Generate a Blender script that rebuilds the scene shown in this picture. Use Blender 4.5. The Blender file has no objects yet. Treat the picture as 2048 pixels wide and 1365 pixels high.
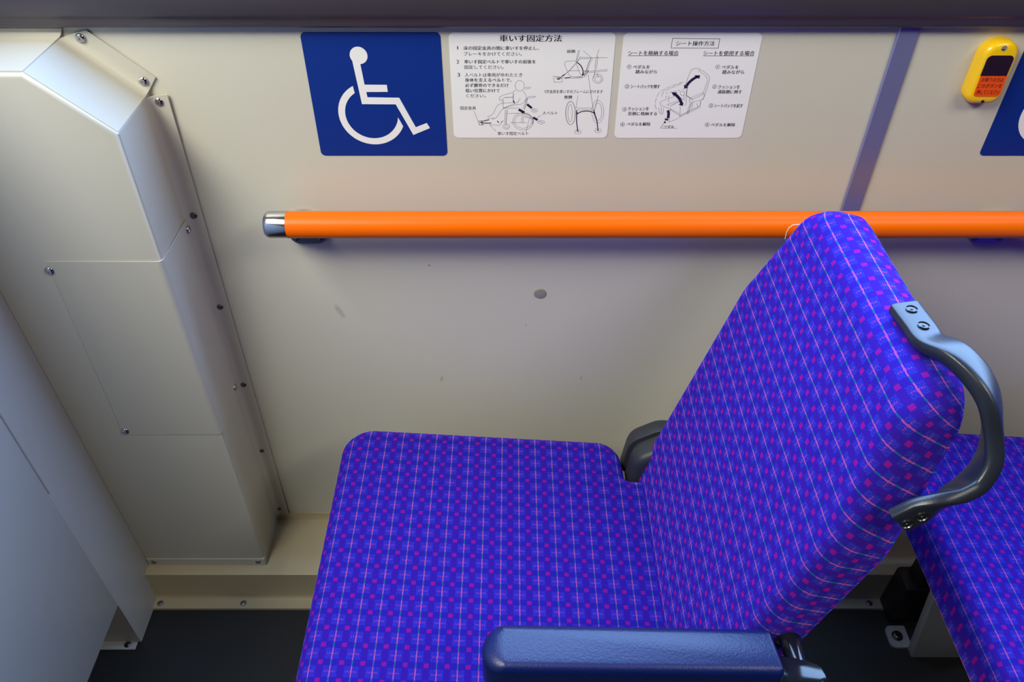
import bpy, bmesh, math, random
from mathutils import Vector, Matrix
from math import sin, cos, pi, radians

scene = bpy.context.scene
COL = scene.collection

# ---------------------------------------------------------------- camera, light, exposure
cam_d = bpy.data.cameras.new('camera'); cam = bpy.data.objects.new('camera', cam_d); COL.objects.link(cam)
cam.location = (0, -.86, 1.27)
cam.rotation_euler = (radians(90 - 41.84), 0, 0)
cam_d.sensor_width = 36; cam_d.sensor_fit = 'HORIZONTAL'; cam_d.lens = 1600 / 2048 * 36
cam_d.clip_start = .02
scene.camera = cam

world = bpy.data.worlds.new('bus_interior_air'); scene.world = world
world.use_nodes = True
bgn = world.node_tree.nodes['Background']
bgn.inputs[0].default_value = (.80, .86, 1, 1); bgn.inputs[1].default_value = .012

def area(name, loc, aim, sx, sy, power, col):
    l = bpy.data.lights.new(name, 'AREA'); l.shape = 'RECTANGLE'; l.size = sx; l.size_y = sy
    l.energy = power; l.color = col
    o = bpy.data.objects.new(name, l); COL.objects.link(o); o.location = loc
    o.rotation_euler = (Vector(aim) - Vector(loc)).to_track_quat('-Z', 'Y').to_euler()
    return o
# blue daylight through the window above the sill, the warm ceiling lamps, and an added rear fill
area('window_daylight', (1.2, .06, 1.46), (1.2, -1, 1.22), 3.0, .82, 98, (.34, .57, 1))
area('ceiling_lamp_aisle', (-1.0, -1.15, 2.15), (-.3, -.1, .8), 1.0, .40, 28, (1, .98, .80))
area('ceiling_lamp_seat', (-.95, -.63, 2.2), (-.3, -.1, .8), .6, .20, 11, (1, .96, .80))
area('rear_fill_light', (1.1, -1.15, 2.15), (.3, -.1, .8), 1.0, .24, 12, (1, .94, .80))  # added fill from the right, warms the duct side and lifts the wall

vs = scene.view_settings
vs.view_transform = 'Standard'; vs.look = 'None'; vs.gamma = 1; vs.use_curve_mapping = False
vs.exposure = 0.11

# ---------------------------------------------------------------- material helpers
def lin(r, g, b):
    f = lambda c: (c / 255 / 12.92) if c <= 10 else ((c / 255 + .055) / 1.055) ** 2.4
    return (f(r), f(g), f(b), 1)

class NT:
    """small wrapper that writes math as node chains"""
    def __init__(s, name):
        s.m = bpy.data.materials.new(name); s.m.use_nodes = True
        s.t = s.m.node_tree; s.p = s.t.nodes['Principled BSDF']
    def node(s, typ, **kw):
        n = s.t.nodes.new(typ)
        for k, v in kw.items(): setattr(n, k, v)
        return n
    def link(s, a, b): s.t.links.new(a, b)
    def put(s, sock, v):
        if hasattr(v, 'is_output') or isinstance(v, bpy.types.NodeSocket): s.link(v, sock)
        else: sock.default_value = v
    def op(s, o, a, b=0., c=None):
        n = s.node('ShaderNodeMath', operation=o)
        s.put(n.inputs[0], a); s.put(n.inputs[1], b)
        if c is not None: s.put(n.inputs[2], c)
        return n.outputs[0]
    def mix(s, fac, a, b):
        n = s.node('ShaderNodeMix', data_type='RGBA')
        s.put(n.inputs[0], fac); s.put(n.inputs[6], a); s.put(n.inputs[7], b)
        return n.outputs[2]
    def noise(s, scale, detail=3., vec=None, rough=.5):
        n = s.node('ShaderNodeTexNoise'); n.inputs['Scale'].default_value = scale
        n.inputs['Detail'].default_value = detail; n.inputs['Roughness'].default_value = rough
        if vec is not None: s.link(vec, n.inputs['Vector'])
        return n.outputs[0]
    def obj(s):
        return s.node('ShaderNodeTexCoord').outputs['Object']
    def bump(s, h, strength, dist=.001):
        n = s.node('ShaderNodeBump'); n.inputs['Strength'].default_value = strength; n.inputs['Distance'].default_value = dist
        s.link(h, n.inputs['Height']); s.link(n.outputs[0], s.p.inputs['Normal'])
    def out(s, col, rough=.5, metal=0., coat=0., spec=.5):
        s.put(s.p.inputs['Base Color'], col); s.put(s.p.inputs['Roughness'], rough)
        s.p.inputs['Metallic'].default_value = metal; s.p.inputs['Coat Weight'].default_value = coat
        s.p.inputs['Specular IOR Level'].default_value = spec
        return s.m

def mat_plain(name, col, rough=.5, metal=0., coat=0., vary=.05, scale=30., bump=0., spec=.5, bscale=900.):
    n = NT(name); v = n.obj()
    f = n.noise(scale, 4., v)
    c = n.mix(f, tuple(x * (1 - vary) for x in col[:3]) + (1,), tuple(min(1, x * (1 + vary)) for x in col[:3]) + (1,))
    if bump: n.bump(n.noise(bscale, 2., v), bump)
    return n.out(c, rough, metal, coat, spec)

def mat_paint(name, col, rough, scuffs=(), dirt=.06, spec=.5, grime=None):
    """painted sheet: faint mottling, and scuffs given as (x, z, half length, half width, tilt, strength)"""
    n = NT(name); v = n.obj()
    sep = n.node('ShaderNodeSeparateXYZ'); n.link(v, sep.inputs[0])
    X, Y_, Z_ = sep.outputs
    f = n.noise(6., 5., v)
    c = n.mix(f, tuple(x * (1 - dirt) for x in col[:3]) + (1,), tuple(min(1, x * (1 + dirt)) for x in col[:3]) + (1,))
    nz = n.noise(160., 3., v)
    for (sx, sz, hl, hw, tl, st) in scuffs:
        dx = n.op('SUBTRACT', X, sx); dz = n.op('SUBTRACT', Z_, sz)
        a = n.op('ADD', n.op('MULTIPLY', dx, cos(tl) / hl), n.op('MULTIPLY', dz, sin(tl) / hl))
        b = n.op('ADD', n.op('MULTIPLY', dx, -sin(tl) / hw), n.op('MULTIPLY', dz, cos(tl) / hw))
        r = n.op('ADD', n.op('MULTIPLY', a, a), n.op('MULTIPLY', b, b))
        r = n.op('ADD', r, n.op('MULTIPLY', n.op('SUBTRACT', nz, .5), 1.2))
        k = n.op('MULTIPLY', n.op('SUBTRACT', 1.1, r), st); k.node.use_clamp = True
        c = n.mix(k, c, (.10, .10, .09, 1))
    n.bump(n.noise(700., 2., v), .06)
    return n.out(c, rough, spec=spec)

def mat_fabric(name):
    n = NT(name)
    uv = n.node('ShaderNodeUVMap'); uv.uv_map = 'UVMap'
    sep = n.node('ShaderNodeSeparateXYZ'); n.link(uv.outputs[0], sep.inputs[0])
    PU, PV = .0233, .0205
    A = n.op('MULTIPLY_ADD', sep.outputs[0], 1 / PU, .60); B = n.op('MULTIPLY_ADD', sep.outputs[1], 1 / PV, .35)
    wob = n.op('MULTIPLY', n.op('SUBTRACT', n.noise(260., 2., uv.outputs[0]), .5), .06)
    A2 = n.op('ADD', A, wob); B2 = n.op('ADD', B, wob)
    da = n.op('ABSOLUTE', n.op('SUBTRACT', A2, n.op('ROUND', A2)))
    db = n.op('ABSOLUTE', n.op('SUBTRACT', B2, n.op('ROUND', B2)))
    lt = lambda a, t, w=.02: smooth(a, t + w, t - w)
    gt = lambda a, t, w=.02: smooth(a, t - w, t + w)
    def smooth(a, e0, e1):
        m = n.node('ShaderNodeMapRange'); n.put(m.inputs[0], a); m.inputs[1].default_value = e0; m.inputs[2].default_value = e1
        return m.outputs[0]
    mul = lambda *q: q[0] if len(q) == 1 else n.op('MULTIPLY', q[0], mul(*q[1:]))
    ea = n.op('SUBTRACT', .5, da)
    fa = n.op('ABSOLUTE', n.op('SUBTRACT', n.op('FRACT', n.op('MULTIPLY', A2, 15.)), .5))
    fa2 = n.op('ABSOLUTE', n.op('SUBTRACT', n.op('FRACT', n.op('MULTIPLY', A2, 11.)), .5))
    fa3 = n.op('ABSOLUTE', n.op('SUBTRACT', n.op('FRACT', n.op('MULTIPLY_ADD', A2, 14., .5)), .5))
    fb = n.op('ABSOLUTE', n.op('SUBTRACT', n.op('FRACT', n.op('ADD', n.op('MULTIPLY', B2, 4.), n.op('MULTIPLY', A2, 7.5))), .5))
    ground = n.mix(n.noise(900., 2., uv.outputs[0]), (.030, .010, .38, 1), (.046, .019, .52, 1))
    c = ground
    c = n.mix(mul(lt(ea, .15), gt(db, .2), .55), c, (.055, .007, .36, 1))                       # violet bars
    dark = mul(lt(db, .17), gt(da, .07), .35); c = n.mix(dark, c, (.020, .010, .36, 1))         # deep blue bars
    chk = mul(gt(da, .075), lt(da, .33), gt(db, .20), lt(fa, .27, .12), lt(fb, .38, .08))
    c = n.mix(mul(chk, .75), c, (.030, .090, .80, 1))                                           # light blue checks
    cross = mul(gt(db, .455, .015), lt(da, .26), lt(fa2, .25, .1)); c = n.mix(mul(cross, .75), c, (.52, .07, .45, 1))
    stripe = lt(da, .034, .010)
    c = n.mix(mul(stripe, gt(db, .17)), c, (.60, .13, .48, 1))                                  # pink dash
    c = n.mix(mul(lt(da, .031, .010), lt(db, .155)), c, (.0, .20, .25, 1))                                   # green dash
    dot = mul(lt(ea, .116, .012), lt(db, .118, .02), n.op('MULTIPLY_ADD', lt(fa3, .30, .1), .6, .4))
    c = n.mix(dot, c, (.54, .006, .26, 1))
    w1 = n.op('MULTIPLY', n.op('SINE', n.op('MULTIPLY', A, 2 * pi * 15)), n.op('SINE', n.op('MULTIPLY', B, 2 * pi * 15)))
    hgt = n.op('ADD', n.op('MULTIPLY', w1, .4), n.noise(1500., 2., uv.outputs[0]))
    n.bump(hgt, .55, .0006)
    # moquette pile: the fibres look deeper head-on and lighter along the surface
    n.p.inputs['Sheen Weight'].default_value = 1; n.p.inputs['Sheen Roughness'].default_value = .38
    tint = n.mix(1., c, (2.2, 2.2, 1.6, 1)); tint.node.blend_type = 'MULTIPLY'; tint.node.clamp_result = True; n.link(tint, n.p.inputs['Sheen Tint'])
    base = n.mix(1., n.mix(.24, c, ground), (.60, .60, .66, 1)); base.node.blend_type = 'MULTIPLY'
    return n.out(base, .9, spec=.08)

# ---------------------------------------------------------------- mesh helpers
def V(*a): return Vector(a)
def origin(o):
    p = Vector((0, 0, 0))
    while o is not None: p += o.location; o = o.parent
    return p
def finish(name, bm, mat, parent=None, smooth=True, loc=None, uv=None, angle=35):
    """links bm (world coordinates) as one mesh object"""
    base = origin(parent) if parent is not None else Vector(loc or (0, 0, 0))
    bmesh.ops.recalc_face_normals(bm, faces=bm.faces)
    if uv is not None:
        lay = bm.loops.layers.uv.new('UVMap')
        for f in bm.faces:
            for l in f.loops: l[lay].uv = uv[l.vert]
    for v in bm.verts: v.co -= base
    me = bpy.data.meshes.new(name); 
    for f in bm.faces: f.smooth = smooth
    if smooth:
        for e in bm.edges:
            if len(e.link_faces) == 2 and e.calc_face_angle(0) > radians(angle): e.smooth = False
    bm.to_mesh(me); bm.free()
    me.materials.append(mat)
    o = bpy.data.objects.new(name, me); COL.objects.link(o)
    if parent is not None: o.parent = parent
    else: o.location = base
    return o
def empty(name, loc, label, cat, group=None):
    o = bpy.data.objects.new(name, None); COL.objects.link(o); o.location = loc; o.empty_display_size = .05
    return tag(o, label, cat, group)
def tag(o, label=None, cat=None, group=None, kind=None):
    if label: o['label'] = label
    if cat: o['category'] = cat
    if group: o['group'] = group
    if kind: o['kind'] = kind
    return o
def box(bm, x0, x1, y0, y1, z0, z1, bev=0., seg=2):
    r = bmesh.ops.create_cube(bm, size=1)
    vs_ = r['verts']
    for v in vs_:
        v.co = V(x0 + (v.co.x + .5) * (x1 - x0), y0 + (v.co.y + .5) * (y1 - y0), z0 + (v.co.z + .5) * (z1 - z0))
    if bev:
        es = list({e for v in vs_ for e in v.link_edges})
        bmesh.ops.bevel(bm, geom=es, offset=bev, segments=seg, affect='EDGES', profile=.5)
    return bm
def prism(bm, pts, d, bev=0., seg=2, which=None):
    """closed polygon pts (3-D) pushed along vector d"""
    a = [bm.verts.new(p) for p in pts]; b = [bm.verts.new(Vector(p) + Vector(d)) for p in pts]
    n = len(a); fs = [bm.faces.new(a), bm.faces.new(list(reversed(b)))]
    for i in range(n): fs.append(bm.faces.new((a[i], b[i], b[(i + 1) % n], a[(i + 1) % n])))
    bmesh.ops.recalc_face_normals(bm, faces=fs)
    if bev:
        es = list({e for f in fs for e in f.edges})
        if which: es = [e for e in es if which(e)]
        bmesh.ops.bevel(bm, geom=es, offset=bev, segments=seg, affect='EDGES', profile=.5)
    return bm
def sweep(bm, path, ring_fn, cap=True):
    """path: list of points; ring_fn(i) -> list of points"""
    rings = [[bm.verts.new(p) for p in ring_fn(i)] for i in range(len(path))]
    n = len(rings[0])
    for r0, r1 in zip(rings, rings[1:]):
        for i in range(n): bm.faces.new((r0[i], r0[(i + 1) % n], r1[(i + 1) % n], r1[i]))
    if cap: bm.faces.new(list(reversed(rings[0]))); bm.faces.new(rings[-1])
    return rings
def tube(bm, path, r, n=16, cap=True):
    path = [Vector(p) for p in path]; rr = r if isinstance(r, (list, tuple)) else [r] * len(path)
    ts = [(path[min(i + 1, len(path) - 1)] - path[max(i - 1, 0)]).normalized() for i in range(len(path))]
    up = ts[0].orthogonal().normalized(); fr = []
    for t in ts:
        up = (up - t * up.dot(t)).normalized(); fr.append((up.copy(), t.cross(up)))
    return sweep(bm, path, lambda i: [path[i] + (fr[i][0] * cos(2 * pi * k / n) + fr[i][1] * sin(2 * pi * k / n)) * rr[i] for k in range(n)], cap)
def lathe(bm, prof, c, axis, n=24):
    """prof: list of (radius, height along axis); closed solid"""
    axis = Vector(axis).normalized(); e = axis.orthogonal().normalized(); f = axis.cross(e); c = Vector(c)
    rings = []
    for r, h in prof:
        if r < 1e-7: rings.append([bm.verts.new(c + axis * h)])
        else: rings.append([bm.verts.new(c + axis * h + (e * cos(2 * pi * k / n) + f * sin(2 * pi * k / n)) * r) for k in range(n)])
    for a, b in zip(rings, rings[1:]):
        for k in range(n):
            k2 = (k + 1) % n
            if len(a) == 1 and len(b) > 1: bm.faces.new((a[0], b[k2], b[k]))
            elif len(b) == 1 and len(a) > 1: bm.faces.new((a[k], a[k2], b[0]))
            elif len(a) > 1: bm.faces.new((a[k], a[k2], b[k2], b[k]))
    if len(rings[0]) > 1: bm.faces.new(list(reversed(rings[0])))
    if len(rings[-1]) > 1: bm.faces.new(rings[-1])
def round_poly(pts, seg=8):
    """pts: (x, y, radius) counter-clockwise -> list of (x, y)"""
    out = []; n = len(pts)
    for i in range(n):
        p = Vector(pts[i][:2]); a = Vector(pts[i - 1][:2]); b = Vector(pts[(i + 1) % n][:2]); r = pts[i][2]
        if r <= 0: out.append(p); continue
        u = (a - p).normalized(); w = (b - p).normalized()
        ang = u.angle(w); d = r / math.tan(ang / 2)
        m = min((a - p).length, (b - p).length) * .49
        if d > m: r *= m / d; d = m
        c = p + (u + w).normalized() * (r / sin(ang / 2))
        s0 = p + u * d - c; s1 = p + w * d - c
        a0 = math.atan2(s0.y, s0.x); a1 = math.atan2(s1.y, s1.x); da = (a1 - a0 + pi) % (2 * pi) - pi
        for k in range(seg + 1):
            t = a0 + da * k / seg; out.append(c + V(cos(t), sin(t)).to_2d() * r if False else Vector((c.x + r * cos(t), c.y + r * sin(t))))
    return out
def resample(pts, step):
    out = []; n = len(pts)
    for i in range(n):
        a, b = pts[i], pts[(i + 1) % n]; k = max(1, int((b - a).length / step))
        for j in range(k): out.append(a.lerp(b, j / k))
    return out
def normals2(pts):
    n = len(pts); out = []
    for i in range(n):
        t = (pts[(i + 1) % n] - pts[i - 1]); out.append(Vector((t.y, -t.x)).normalized())
    return out
def screw(loc, axis, r, parent, mat, name='screw', head=.45, recess=True):
    """pan-head screw with a cross recess"""
    bm = bmesh.new(); h = r * head
    lathe(bm, [(r, 0), (r, h * .25), (r * .93, h * .55), (r * .72, h * .85), (r * .4, h), (0, h * 1.03)], loc, axis, 18)
    if recess:
        ax = Vector(axis).normalized(); e = ax.orthogonal().normalized(); f = ax.cross(e); c = Vector(loc) + ax * h * .80
        for p, q in ((e, f), (f, e)):
            L, W = r * .52, r * .11
            prism(bm, [c + p * L + q * W, c - p * L + q * W, c - p * L - q * W, c + p * L - q * W], ax * h * .28)
    return finish(name, bm, mat, parent)

# ---------------------------------------------------------------- materials
M = {}
M['wall'] = mat_paint('cream_wall_board', lin(204, 201, 190), .42, [(-.2405, .5555, .016, .0045, radians(-68), .30), (-.106, .4235, .008, .0026, radians(80), .30),
      (.104, .4250, .005, .0022, radians(80), .28), (-.110, .635, .002, .002, 0, .6), (-.262, .7215, .012, .002, 0, .35), (.02, .53, .0015, .0015, 0, .5)], .03)
M['duct'] = mat_paint('cream_sheet_metal', lin(193, 190, 181), .36, [(-.5150, .385, .011, .0013, radians(-62), .7), (-.588, .360, .004, .003, 0, .3)], .03)
M['partition'] = mat_paint('grey_cream_panel', lin(178, 178, 180), .34, [], .03)
M['ledge'] = mat_paint('worn_tan_sheet_metal', lin(190, 176, 146), .5, [(-.47, .01, .04, .006, 0, .15), (-.40, .075, .02, .01, .2, .10)], .10)
M['floor'] = mat_plain('black_rubber_floor', lin(30, 30, 32), .62, vary=.18, scale=180, bump=.15)
M['sill'] = mat_plain('charcoal_sill_plastic', lin(62, 56, 66), .38, vary=.06, bump=.05)
M['strip'] = mat_plain('brushed_alloy_strip', lin(142, 146, 190), .42, metal=.45, vary=.04)
M['steel'] = mat_plain('polished_steel', lin(200, 200, 205), .16, metal=1, vary=.03)
M['satin'] = mat_plain('satin_steel', lin(150, 150, 165), .34, metal=1, vary=.05)
M['orange'] = mat_plain('orange_vinyl_tube', lin(246, 106, 0), .36, vary=.04, scale=8, spec=.22)
M['blue'] = mat_plain('blue_sticker_film', lin(0, 44, 136), .45, vary=.03)
M['white'] = mat_plain('white_sticker_film', lin(240, 240, 244), .42, vary=.01)
M['ink'] = mat_plain('navy_ink', lin(34, 26, 66), .5, vary=.01)
M['plug'] = mat_plain('grey_plastic_plug', lin(142, 140, 136), .5)
M['yellow'] = mat_plain('yellow_plastic', lin(250, 202, 22), .28, vary=.02, coat=.3)
M['lens'] = mat_plain('dark_purple_lens', lin(40, 24, 44), .22, vary=.02)
M['label'] = mat_plain('orange_label', lin(240, 84, 8), .45, vary=.02)
M['red_ink'] = mat_plain('dark_red_ink', lin(120, 20, 12), .5, vary=.01)
M['fabric'] = mat_fabric('purple_moquette')
M['vinyl'] = mat_plain('dark_blue_grey_vinyl', lin(3, 20, 78), .38, vary=.12, scale=260, bump=.22, bscale=520)
M['grip'] = mat_plain('dark_grip_plastic', lin(30, 34, 46), .32, vary=.06, bump=.08)
M['gloss'] = mat_plain('glossy_black_plastic', lin(22, 23, 30), .14, vary=.05)
M['hinge'] = mat_plain('charcoal_hinge_plastic', lin(48, 50, 56), .42, vary=.05, bump=.05)
M['black'] = mat_plain('black_steel', lin(14, 14, 16), .5)
M['leg'] = mat_plain('grey_painted_steel', lin(150, 150, 156), .45)
M['bolt'] = mat_plain('dull_bolt_steel', lin(120, 118, 120), .32, metal=1)
M['thread'] = mat_plain('white_thread', lin(240, 225, 225), .8)
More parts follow.
